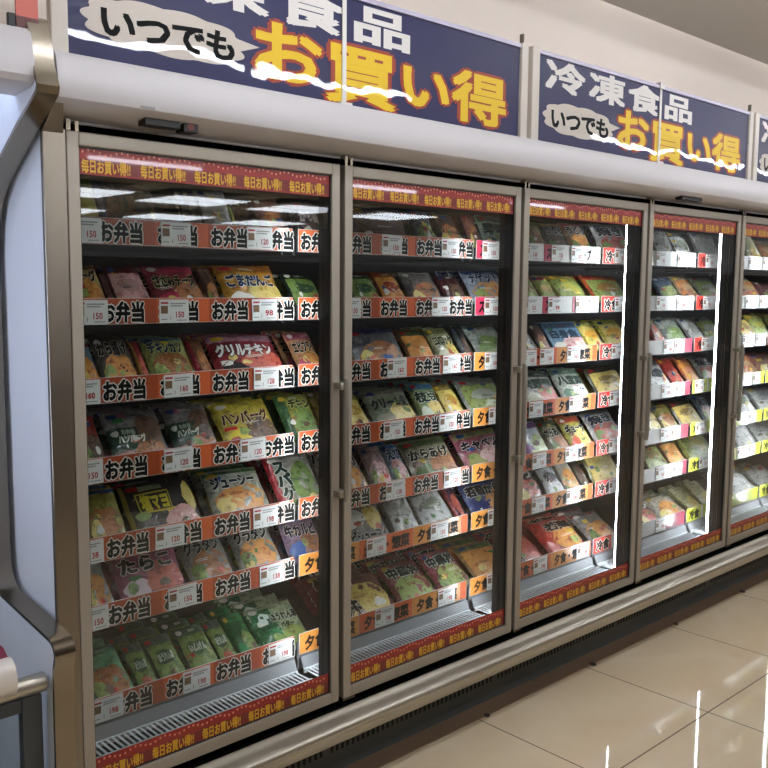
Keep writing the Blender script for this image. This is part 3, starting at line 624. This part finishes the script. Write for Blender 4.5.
# ------------------------------------------------------------------ packages
def hash_(s): return sum(ord(c)*(i+3) for i, c in enumerate(s)) % 9973
DES = {
 # name: (words, layout, height, film, accent, food, lettering, ink, outline)
 'lime_pouch': ('lime yellow pouch', 'C', .17, '#c4c23a', '#5f7a2a', 'yellow', '', '#222222', '#d8d45a'),
 'navy_pouch': ('dark navy pouch', 'D', .17, '#23264a', '#59608c', 'dark', '', '#ffffff', None),
 'clear_brown': ('clear bag of brown food', 'C', .15, '#4a423c', '#6a625c', 'dark', '', '#222222', '#57504a'),
 'grey_silver': ('silver grey bag', 'C', .17, '#8a8b88', '#b9bab6', 'silver', '', '#222222', '#a7a8a4'),
 'olive_star': ('olive green bag', 'C', .15, '#6e7430', '#3d4a20', 'green', '', '#222222', '#b0a850'),
 'salmon_pouch': ('salmon brown bag', 'B', .16, '#a86a58', '#6e2a24', 'brown', '', '#222222', None),
 'plum_box': ('dark plum bag with grey writing', 'A', .16, '#4a2236', '#8a3c50', 'dark', 'から揚', '#cfc8c4', None),
 'hamburg_yellow': ('cream bag with brown hamburg steak and yellow corner', 'B', .16, '#c9b06a', '#6a3a22', 'orange', 'バーグ', '#2a1612', '#efe6d6'),
 'pink_clear': ('maroon edged clear bag of pinkish food', 'C', .17, '#6e1e2a', '#5a1420', 'pink', '', '#222222', '#c29a94'),
 'sasami_red': ('pink red bag with green plate', 'A', .17, '#a03a48', '#c8405a', 'brown', 'ささみチーズ', '#16241c', '#d8c890'),
 'brown_clear': ('narrow brown bag', 'B', .16, '#5a3a2e', '#8a6a5a', 'brown', '', '#222222', None),
 'goma_dango': ('orange yellow bag with dark blue lettering', 'A', .17, '#e0a030', '#b06a20', 'yellow', 'ごまだんご', '#1c2a4c', '#f4eee0'),
 'dark_green': ('dark green bag', 'C', .15, '#24382a', '#1c2c20', 'green', '', '#222222', '#3d5a40'),
 'orange_fry': ('orange and light blue bag', 'B', .16, '#86a8c0', '#a6431c', 'orange', '', '#222222', None),
 'dark_fry': ('dark bag with orange food and white writing', 'B', .17, '#5a5048', '#2e3c30', 'orange', 'から揚げ', '#222222', '#c8c0b0'),
 'red_slim': ('slim crimson packet', 'D', .16, '#a02a30', '#d8a04a', 'red', '', '#222222', None),
 'chicken_green': ('yellow green cutlet bag', 'B', .17, '#b6b868', '#4a90b0', 'brown', 'チキンカツ', '#1c2c4a', '#d8e0a0'),
 'crimson_slim': ('tan bag with crimson edge', 'D', .16, '#8a5a3a', '#b02440', 'brown', '', '#222222', None),
 'grill_red': ('crimson grilled chicken bag', 'A', .17, '#a02230', '#c890a0', 'red', 'グリルチキン', '#f0ece6', '#2a2022'),
 'ebi_fry': ('pale orange shrimp bag', 'A', .17, '#d89a6a', '#c85a78', 'orange', 'エビフライ', '#1a1614', '#f0e6d6'),
 'red_brown': ('scarlet edged brown bag', 'B', .17, '#a83c2e', '#c82c26', 'dark', '', '#222222', None),
 'hamburg_green': ('silver bag with green band and hamburg steak', 'G', .17, '#8f8a86', '#1f4a34', 'dark', 'ハンバーグ', '#e8ecdc', None),
 'hamburg_yellow2': ('bright yellow hamburg bag', 'A', .17, '#e0c84a', '#e6d040', 'dark', 'ハンバーグ', '#5a1c18', '#f2ecc0'),
 'olive_stripe': ('yellow bag with green stripe', 'D', .17, '#a8a23e', '#3c6a3a', 'green', 'チキン', '#1c2a1c', '#e0dc90'),
 'karaage_blue': ('brown chicken bag with blue and yellow edges', 'B', .17, '#b0a84a', '#2a5aa0', 'brown', '', '#222222', None),
 'shio_mayo': ('black bag with gold framed lettering', 'S', .17, '#2e2420', '#8a8a48', 'yellow', '塩マヨ', '#d8c83a', None),
 'juicy_white': ('white shumai bag with orange food', 'B', .17, '#c8c8b4', '#4a7a3a', 'orange', 'ジューシー', '#1c2020', '#e8e8dc'),
 'spaghetti_green': ('white bag with dark vertical lettering and red corner', 'V', .19, '#b9b4a6', '#b02a30', 'green', 'スパゲ', '#1c3026', '#d8d8cc'),
 'orange_blue': ('blue bag with orange noodles', 'B', .18, '#c8d0d4', '#2a70b0', 'orange', '', '#222222', None),
 'tarako_pink': ('pink cod roe pasta bag', 'A', .18, '#b04a70', '#d84a8a', 'red', 'たらこ', '#141014', '#e8d0d4'),
 'gratin_white': ('grey gratin bag with browned top', 'B', .17, '#a8a8a0', '#3c5a3a', 'brown', 'グラタン', '#1c2420', '#d6d6cc'),
 'gratin_red': ('white gratin bag with red pepper corner', 'B', .17, '#b8b4a8', '#a02a34', 'orange', 'グラタン', '#141a18', '#ecece4'),
 'gyu_violet': ('violet and blue beef bag', 'A', .17, '#a88aa0', '#5070b0', 'brown', '牛カルビ', '#1c1a24', '#e8dcdc'),
 'mushroom_mint': ('mint green mushroom bag', 'B', .19, '#7ab88a', '#b8e0c0', 'brown', '', '#1c1a24', '#e6f0e0'),
 'spinach_bag': ('dark green spinach bag', 'C', .18, '#2a4a30', '#4a6450', 'green', 'ほうれん草', '#c8d4c0', '#3a5a40'),
 'broccoli_bag': ('dark green vegetable bag with pale edges', 'C', .18, '#2e5036', '#3f6a48', 'green', 'いんげん', '#d0d8c4', '#4a6a4a'),
 'green_bean': ('bright green bag', 'A', .18, '#1f6a3c', '#2c8a50', 'green', '', '#ffffff', None),
 'butter_green': ('green and cream buttered spinach bag', 'H', .18, '#b8c49a', '#2a7a4a', 'mix', 'ほうれん草', '#16221a', '#eef0dc'),
 'plum_wide': ('wide dusky plum bag', 'C', .16, '#6a5460', '#8a7480', 'dark', '', '#222222', '#7a6470'),
 'blue_cap': ('bag with blue top', 'B', .16, '#5a6a80', '#2a5a98', 'mix', '', '#222222', None),
 'mint_box': ('pale mint bag with writing', 'A', .16, '#a8b8a4', '#4a7060', 'green', '野菜', '#30403a', None),
 'red_orange': ('red and orange striped bag', 'C', .16, '#8a3420', '#a8602a', 'orange', '', '#222222', '#9a3c24'),
 'white_mix': ('greyish white bag of fried food', 'B', .16, '#8a8480', '#b0aaa0', 'brown', '', '#222222', None),
 'maroon_plain': ('plain maroon bag', 'D', .15, '#4e2226', '#6a2c30', 'dark', '', '#222222', None),
 'nugget_blue': ('pale blue bag with orange nuggets', 'B', .17, '#a0a8b8', '#3a5a98', 'orange', 'ナゲット', '#2a3450', '#d0d4dc'),
 'blue_brown': ('brown bag with blue end', 'B', .16, '#6a6a70', '#2c4090', 'brown', '', '#222222', None),
 'orange_round': ('orange croquette bag', 'C', .16, '#9a6a3c', '#4a6038', 'orange', '', '#222222', '#c08448'),
 'cream_tag': ('olive bag with cream round label', 'A', .16, '#b4b488', '#7a8448', 'yellow', 'コロッケ', '#2a3020', '#d8d8b8'),
 'charcoal_slim': ('slim charcoal packet', 'D', .16, '#1c2424', '#34403c', 'dark', '', '#222222', None),
 'white_green': ('white bag with green print', 'B', .17, '#b6bcb0', '#3a6a48', 'green', '', '#222222', None),
 'corn_yellow': ('amber corn bag', 'C', .16, '#a88a44', '#b09c50', 'yellow', '', '#222222', '#c49c40'),
 'cream_pasta': ('sage green pasta bag', 'A', .16, '#8a9478', '#a4a08c', 'yellow', 'クリーム煮', '#1c2420', None),
 'lime_blue': ('lime bag with blue top', 'A', .17, '#a4b468', '#3c88b0', 'yellow', '枝豆', '#22382c', '#dce4c8'),
 'silver_green': ('silver bag of green vegetables', 'C', .17, '#a6aaa0', '#8a9488', 'mix', '', '#222222', '#b4b8ac'),
 'white_rice': ('cream bag with dark lettering and orange food', 'B', .17, '#b8a898', '#a03c2c', 'orange', 'パリの', '#1a1614', '#dcd2c4'),
 'pink_meat': ('dusty pink meat bag', 'B', .17, '#a08078', '#c89c94', 'pink', '', '#222222', None),
 'blue_white': ('pale blue and white bag', 'B', .17, '#96a8b8', '#3a78b0', 'pink', 'えび', '#20304c', '#dce0e4'),
 'brown_cream': ('brown bag with cream label', 'A', .17, '#a89c80', '#5c7040', 'brown', 'からあげ', '#241e16', '#e6e0cc'),
 'cabbage_pink': ('rose pink cabbage roll bag', 'A', .17, '#b4586c', '#a4a45c', 'pink', 'キャベツ', '#141014', '#ecdcd8'),
 'ebi_shumai': ('grey shrimp shumai bag with black lettering', 'T', .17, '#98928c', '#b0aca4', 'white', 'エビシューマイ', '#141210', '#d4cec6'),
 'silver_leaf': ('shiny silver bag with green bits', 'C', .17, '#9a9c92', '#70766a', 'silver', '', '#222222', '#8a9080'),
 'violet_slim': ('slim violet and red packet', 'D', .17, '#54305c', '#a02a34', 'red', '', '#222222', None),
 'wakadori_blue': ('blue young chicken bag', 'A', .17, '#40589c', '#2c3c80', 'orange', '若鶏から', '#1a1c28', '#ecece8'),
 'gyudon_maroon': ('maroon beef bowl bag with vertical lettering', 'V', .20, '#7a3438', '#98303c', 'yellow', '牛丼', '#141010', '#d8d0c4'),
 'chukadon_red': ('red and white rice topping bag', 'B', .20, '#98404a', '#b04850', 'mix', '中華丼', '#141414', '#c8dccc'),
 'fried_orange': ('golden fried chicken bag', 'C', .19, '#b88a4c', '#687c40', 'orange', '', '#222222', '#d8944a'),
 'noodle_yellow': ('yellow brown noodle bag', 'B', .16, '#a4984a', '#c8b83c', 'brown', '', '#222222', None),
 'udon_dark': ('brown bag with dark udon lettering', 'B', .16, '#9a8c74', '#c0a444', 'dark', 'うどん', '#1c2234', '#dad6cc'),
 'udon_orange': ('udon bag with orange tempura', 'B', .17, '#b08c60', '#b83850', 'orange', 'うどん', '#1c2234', '#dad6cc'),
 'silver_red': ('silver bag with red food', 'B', .17, '#bcb8b0', '#98948c', 'red', '焼き', '#30303c', '#dcdad4'),
 'brown_mix': ('small brown and green bag', 'C', .16, '#6a5a3c', '#5a3830', 'mix', '', '#222222', '#8c7a4c'),
 'noodle_red': ('cream noodle bag with red band', 'C', .16, '#b4a078', '#983848', 'mix', '', '#222222', '#c4a870'),
 'yellow_green': ('yellow green vegetable bag', 'C', .17, '#a8a44a', '#b09c38', 'mix', '', '#222222', '#bcb454'),
 'orange_green': ('orange bag with green filling', 'C', .17, '#d05a30', '#e06a38', 'mix', '', '#222222', '#b08448'),
 'silver_slim': ('small silver packet', 'D', .16, '#8a8c84', '#5a6058', 'silver', '', '#222222', None),
 'blue_box': ('light blue fish carton', 'X', .16, '#7ca4c0', '#30506c', 'pink', '白身魚', '#283c50', None),
 'lemon_bag': ('lemon yellow bag', 'C', .17, '#d4c83c', '#ccd04c', 'yellow', '', '#222222', '#e0a840'),
 'menu_white': ('white bag with red and dark green print', 'A', .17, '#d4d0c8', '#3c5848', 'red', '肉野菜', '#304838', None),
 'dish_white': ('white bag with green line and round dishes', 'A', .17, '#d6d8c8', '#5c7c68', 'white', '八宝菜', '#384840', None),
 'corn_brown': ('dark bag of golden food', 'C', .16, '#4c4a34', '#38382c', 'yellow', '', '#222222', '#a88c58'),
 'white_slant': ('white bag with coloured corners', 'A', .17, '#d8dce0', '#8a5a94', 'mix', '', '#304838', None),
 'gyoza_yellow': ('yellow dumpling bag', 'A', .17, '#e0d060', '#d05a44', 'yellow', 'ギョーザ', '#141414', '#f4f0d8'),
 'black_text': ('dark bag with white lettering', 'B', .17, '#34302e', '#54504c', 'red', 'もつ', '#dcd8d4', None),
 'charcoal_silver': ('charcoal and silver bag', 'C', .17, '#585c60', '#80848a', 'silver', '', '#222222', '#44484c'),
 'pink_dish': ('whitish bag with orange dish', 'B', .17, '#c8c0b0', '#8c9474', 'orange', '', '#222222', None),
 'black_slim': ('slim black brown packet', 'D', .17, '#2c261e', '#544c3c', 'dark', '', '#222222', None),
 'gold_green': ('gold and green vegetable bag', 'C', .17, '#8c8c50', '#5c5c30', 'yellow', '', '#222222', '#c4b468'),
 'red_white_text': ('red bag with bold white vertical lettering', 'V', .20, '#b43440', '#a0202c', 'red', 'ぷりぷり', '#201c1c', '#e8e4e0'),
 'red_orange_wide': ('red framed chilli bag', 'D', .20, '#c84c3c', '#d03028', 'orange', '若鶏', '#141010', '#dcc8b0'),
 'silver_orange': ('silver red bag with orange food', 'B', .19, '#a49c9c', '#b83c3c', 'orange', '', '#222222', None),
 'beige_brown': ('beige bag of brown food', 'C', .17, '#a8987c', '#b8a484', 'brown', '', '#222222', '#b09470'),
 'red_white': ('red and white striped bag', 'D', .17, '#c8b8b0', '#b83838', 'red', '', '#222222', None),
 'red_box': ('tall red packet', 'A', .18, '#b43024', '#c44030', 'red', '', '#222222', None),
 'orange_shrimp': ('bright orange shrimp bag', 'C', .17, '#d86a40', '#dc7c54', 'orange', '', '#222222', '#e09070'),
 'yellow_black': ('black bag with yellow side', 'D', .17, '#3c3820', '#e4cc28', 'yellow', '', '#222222', None),
 'cream_box': ('pale yellow carton', 'X', .18, '#d0cc98', '#d8d4a8', 'yellow', '', '#585040', None),
 'silver_ring': ('clear silver bag with white round label', 'C', .18, '#a4a8a4', '#b8bcb8', 'silver', '', '#222222', '#dcdcd8'),
}

def bag_surface(w, h, t, seed, flat=False):
    rnd = random.Random(seed); ph = [rnd.uniform(0, 6.28) for _ in range(6)]; am = rnd.uniform(.7, 1.2)
    def th(u, v):                                # u,v in -1..1 -> half thickness
        e = (max(0, 1-abs(u)**3.2))**.55*(max(0, 1-abs(v*1.04)**3.5))**.6 if abs(v*1.04) < 1 else 0
        lump = 1+.20*am*math.sin(4.1*u+ph[0])*math.sin(3.7*v+ph[1])+.10*am*math.sin(9*u+ph[2]+3*v)*math.sin(8*v+ph[3])+.05*math.sin(17*u+ph[4])*math.sin(15*v+ph[5])
        return t/2*e*lump
    def fn(side=-1):
        def g(a, b, dy=0.):
            u = max(-1, min(1, 2*a-1)); v = max(-1, min(1, 2*b-1))
            if flat: return ((a-.5)*w, side*(t/2)-dy, b*h)
            sh = 1-.05*(1-abs(v)**6)*abs(u)**2*0
            pinch = 1-.035*(1-v*v)*(.5+.5*math.sin(5*v+ph[0]))
            return ((a-.5)*w*pinch, side*th(u, v)-dy+.0015*math.sin(7*u+ph[2])*abs(v)**4, b*h)
        return g
    return fn
def grid_patch(mb, fn, u0, u1, v0, v1, M, dy=0., nu=8, nv=8):
    vs = [fn(u0+(u1-u0)*i/nu, v0+(v1-v0)*j/nv, dy) for j in range(nv+1) for i in range(nu+1)]
    fs = [(j*(nu+1)+i, j*(nu+1)+i+1, (j+1)*(nu+1)+i+1, (j+1)*(nu+1)+i) for j in range(nv) for i in range(nu)]
    mb.add(vs, fs, M)
def oval_patch(mb, fn, cu, cv, ru, rv, M, dy, seed=0, n=26):
    vs = [fn(cu, cv, dy)]; rnd = random.Random(seed); p = rnd.uniform(0, 6)
    for k in (.5, 1):
        for i in range(n):
            t = 2*math.pi*i/n; w = 1+.09*math.sin(3*t+p)+.05*math.sin(7*t+p)
            vs.append(fn(min(.97, max(.03, cu+ru*k*w*math.cos(t))), min(.95, max(.05, cv+rv*k*w*math.sin(t))), dy))
    fs = [(0, 1+i, 1+(i+1) % n) for i in range(n)]+[(1+i, 1+n+i, 1+n+(i+1) % n, 1+(i+1) % n) for i in range(n)]
    mb.add(vs, fs, M)
def label_text(mb, fn, s, u0, v0, du, dv, col, out, dy, vertical=False):
    g1 = lambda a, b: fn(a, b, dy); g2 = lambda a, b: fn(a, b, dy+.0005)
    if out: put_text(mb, s, u0, v0, dv, du, g1, ink(out), .11, vertical)
    put_text(mb, s, u0, v0, dv, du, g2, ink(col), .06, vertical)
def make_package(name, w, seed):
    desc, lay, h, base, acc, fd, txt, tc, oc = DES[name]
    box = lay == 'X'; t = .022 if box else min(.032, .2*min(w, h)+.008)
    sf = bag_surface(w, h, t, seed, box); f = sf(-1); bk = sf(1)
    q = MB(); B = film(base, .35)
    if box: q.box(-w/2, w/2, -t/2, t/2, 0, h, B, .003)
    else:
        grid_patch(q, f, 0, 1, 0, 1, B, 0, 16, 18); grid_patch(q, bk, 0, 1, 0, 1, B, 0, 12, 12)
    A = film(acc, .3); e = .0010
    rnd = random.Random(seed+5)
    if lay in 'AX':
        grid_patch(q, f, .02, .98, .80, .96, A, e, 10, 3)
        oval_patch(q, f, .70, .34, .30, .26, food(fd), e*1.3, seed)
        oval_patch(q, f, .26, .24, .20, .16, ink(rnd.choice([acc, oc or '#e8e2d0'])), e*1.3, seed+1)
        if txt: label_text(q, f, txt, .06, .50, .84, .24, tc, oc, e*2)
    elif lay == 'B':
        oval_patch(q, f, .52, .36, .42, .30, food(fd), e, seed); grid_patch(q, f, .02, .98, .90, .97, A, e, 10, 2)
        oval_patch(q, f, .22, .28, .15, .18, food(rnd.choice(['green', 'yellow', 'mix'])), e*1.6, seed+2)
        if txt: label_text(q, f, txt, .07, .62, .80, .24, tc, oc, e*2.4)
    elif lay == 'C':
        grid_patch(q, f, .05, .95, .12, .80, food(fd), e, 12, 10); grid_patch(q, f, .01, .99, .80, .98, A, e, 10, 3); grid_patch(q, f, .01, .99, .03, .12, A, e, 10, 2)
        oval_patch(q, f, .5, .55, .32, .13, ink(oc or acc), e*1.8, seed+2)
        if txt: label_text(q, f, txt, .22, .48, .56, .15, tc, None, e*2.4)
    elif lay == 'D':
        grid_patch(q, f, .0, .22, .03, .97, A, e, 4, 10); oval_patch(q, f, .6, .42, .32, .30, food(fd), e, seed)
        if txt: label_text(q, f, txt, .26, .66, .66, .20, tc, oc, e*2)
    elif lay == 'V':
        oval_patch(q, f, .66, .44, .30, .36, food(fd), e, seed); grid_patch(q, f, .0, .12, .03, .97, A, e, 3, 10)
        if txt: label_text(q, f, txt, .10, .16, .30, .72, tc, oc, e*2, True)
    elif lay == 'G':
        grid_patch(q, f, .0, .60, .26, .66, A, e, 8, 6); oval_patch(q, f, .74, .60, .25, .28, food('dark'), e*1.4, seed); oval_patch(q, f, .66, .24, .30, .17, food('brown'), e*1.2, seed+3)
        grid_patch(q, f, .08, .40, .84, .93, ink('#a05a74'), e, 4, 2); oval_patch(q, f, .24, .16, .20, .09, food('pink'), e, seed+4); oval_patch(q, f, .10, .56, .06, .05, ink('#dcdcd0'), e*2, seed+5)
        label_text(q, f, txt, .12, .38, .50, .14, tc, None, e*2.4); label_text(q, f, 'お弁当', .20, .53, .26, .09, '#a8b8a4', None, e*2.4)
    elif lay == 'S':
        grid_patch(q, f, .16, .62, .42, .78, ink('#c8b83a'), e, 8, 6); grid_patch(q, f, .175, .605, .45, .75, film(base, .35), e*1.5, 8, 6)
        label_text(q, f, txt, .20, .46, .40, .27, tc, None, e*2.4); oval_patch(q, f, .72, .26, .24, .20, food('pink'), e*1.2, seed); oval_patch(q, f, .90, .62, .09, .26, food('yellow'), e*1.2, seed+1)
        grid_patch(q, f, .70, .99, .03, .14, ink('#b8c03c'), e*1.6, 5, 2); grid_patch(q, f, .0, .05, .03, .97, ink('#8a7c30'), e, 2, 10); grid_patch(q, f, .24, .56, .82, .91, ink('#8a9c70'), e, 4, 2)
    elif lay == 'H':
        grid_patch(q, f, .0, .48, .02, .98, A, e, 6, 10); oval_patch(q, f, .30, .70, .13, .11, ink('#d8e8dc'), e*1.5, seed); oval_patch(q, f, .70, .24, .26, .20, food('mix'), e*1.3, seed+1)
        label_text(q, f, txt, .38, .58, .58, .17, tc, oc, e*2.4); label_text(q, f, 'バター', .52, .42, .30, .12, tc, None, e*2.4)
    elif lay == 'T':
        oval_patch(q, f, .34, .62, .26, .22, food('white'), e, seed); oval_patch(q, f, .76, .58, .18, .28, food('yellow'), e, seed+1); grid_patch(q, f, .02, .98, .90, .97, A, e, 8, 2)
        label_text(q, f, txt, .03, .08, .92, .26, tc, oc, e*2.4)
    if w > .06:                                               # illegible fine print and small printed patches
        for z0, x0_, n_ in ((rnd.uniform(.06, .12), rnd.uniform(.08, .5), 3), (rnd.uniform(.84, .88), rnd.uniform(.3, .6), 2), (rnd.uniform(.44, .49), rnd.uniform(.1, .5), 2)):
            cc = ink(rnd.choice(['#2a2622', '#e8e4da', '#8a2a2a', '#2c3c5a']))
            for j in range(n_): grid_patch(q, f, x0_, x0_+rnd.uniform(.15, .33), z0+.028*j, z0+.028*j+.011, cc, e*2.6, 6, 1)
        a_ = rnd.uniform(.05, .7); b_ = rnd.uniform(.12, .8)
        grid_patch(q, f, a_, a_+rnd.uniform(.12, .22), b_, b_+rnd.uniform(.06, .11), ink(rnd.choice(['#c8342c', '#e0c040', '#ece8dc', '#2c5a9c', '#3a7a44'])), e*1.1, 4, 3)
        for j in range(2): oval_patch(q, f, rnd.uniform(.15, .85), rnd.uniform(.12, .5), rnd.uniform(.06, .11), rnd.uniform(.05, .09), food(rnd.choice(['green', 'yellow', 'red', 'white', 'dark', 'mix'])), e*(1.7+.2*j), seed+20+j, 16)
    if not box and w > .06:                                   # a small maker patch, and a paler patch of print
        oval_patch(q, f, .16, .88, .09, .05, ink(rnd.choice(['#b02a2a', '#e6e0d2', '#28407a', '#d8b038'])), e*2.2, seed+9, 16)
    return q
KND = {'X': 'carton'}
SHN = ['top shelf', 'second shelf', 'third shelf', 'fourth shelf', 'fifth shelf', 'sixth shelf', 'bottom shelf']
NUM = ['first', 'second', 'third', 'fourth', 'fifth', 'sixth', 'seventh', 'eighth']
DRN = ['leftmost door', 'second door', 'third door', 'fourth door', 'fifth door']
cache = {}; count = 0
for (k, s), items in ROWS.items():
    items = sorted(items, key=lambda a: a[1])
    for i, (nm, xa, xb) in enumerate(items):
        if i: xa = max(xa, items[i-1][2]+.002)
        desc, lay = DES[nm][0], DES[nm][1]; w = xb-xa; h = DES[nm][2]
        if s == 6: h *= 1.12
        kn = 'frozen_food_carton' if lay == 'X' else 'frozen_food_bag'
        key = (nm, round(w, 2), s == 6)
        lean = {0: .50, 6: .95}.get(s, .66)+random.uniform(-.05, .05); zs = MID[s]-.022 if s < 6 else .062
        yawz = random.uniform(-.025, .025)
        rollr = random.uniform(-.035, .035) if lay != 'X' else 0; ydist = .245 if s < 6 else .240
        loc = Vector(((xa+xb)/2, ydist, zs+(.010 if lay == 'X' else .006)+abs(rollr)*w/2+F))
        if key in cache: o = cache[key].copy(); C.objects.link(o)
        else:
            o = make_package(nm, w*.95, hash_(nm)+i).build(kn, None, lift=False, smooth=(lay != 'X')); cache[key] = o
        o.name = kn
        o.location = loc; o.rotation_euler = Euler((-lean, rollr, yawz))
        tag(o, '%s, %s on %s, %s' % (desc, NUM[i], SHN[s], DRN[k-1]), 'frozen food', 'frozen food on the %s behind the %s' % (SHN[s], DRN[k-1]))
        count += 1
        nb = 2 if k <= 2 and w > .09 else 1
        for b in range(nb):
            c = o.copy(); C.objects.link(c); c.name = kn
            c.location = loc+Vector((random.uniform(-.006, .004), (.045 if lay != 'X' else .026)/math.cos(lean)*(b+1), .0))
            c.rotation_euler = Euler((-lean, rollr, yawz))
            c['label'] = '%s %s right behind %s package, %s, %s' % (['next', 'rearmost'][b], ' '.join(desc.split(' with ')[0].split()[:6]), NUM[i], SHN[s], DRN[k-1]); count += 1
# bags in the chest on the left
for i in range(5):
    nm, col = CB[i % 4]
    DES['chest%d' % i] = ('x', 'C', .22, col, '#dfe6ea', 'silver', '', '#222222', '#b8ccd6')
    o = make_package('chest%d' % i, .20, 40+i).build('frozen_food_bag', None, lift=False, smooth=True)
    o.location = (-.25-.235*i, .03+.02*(i % 2), -.13+F); o.rotation_euler = Euler((-.35, .05*(-1)**i, .1*(i % 3-1)))
    tag(o, '%s bag in the chest at far left, %s from its end panel' % (nm, NUM[i]), 'frozen food', 'bags in the left chest')
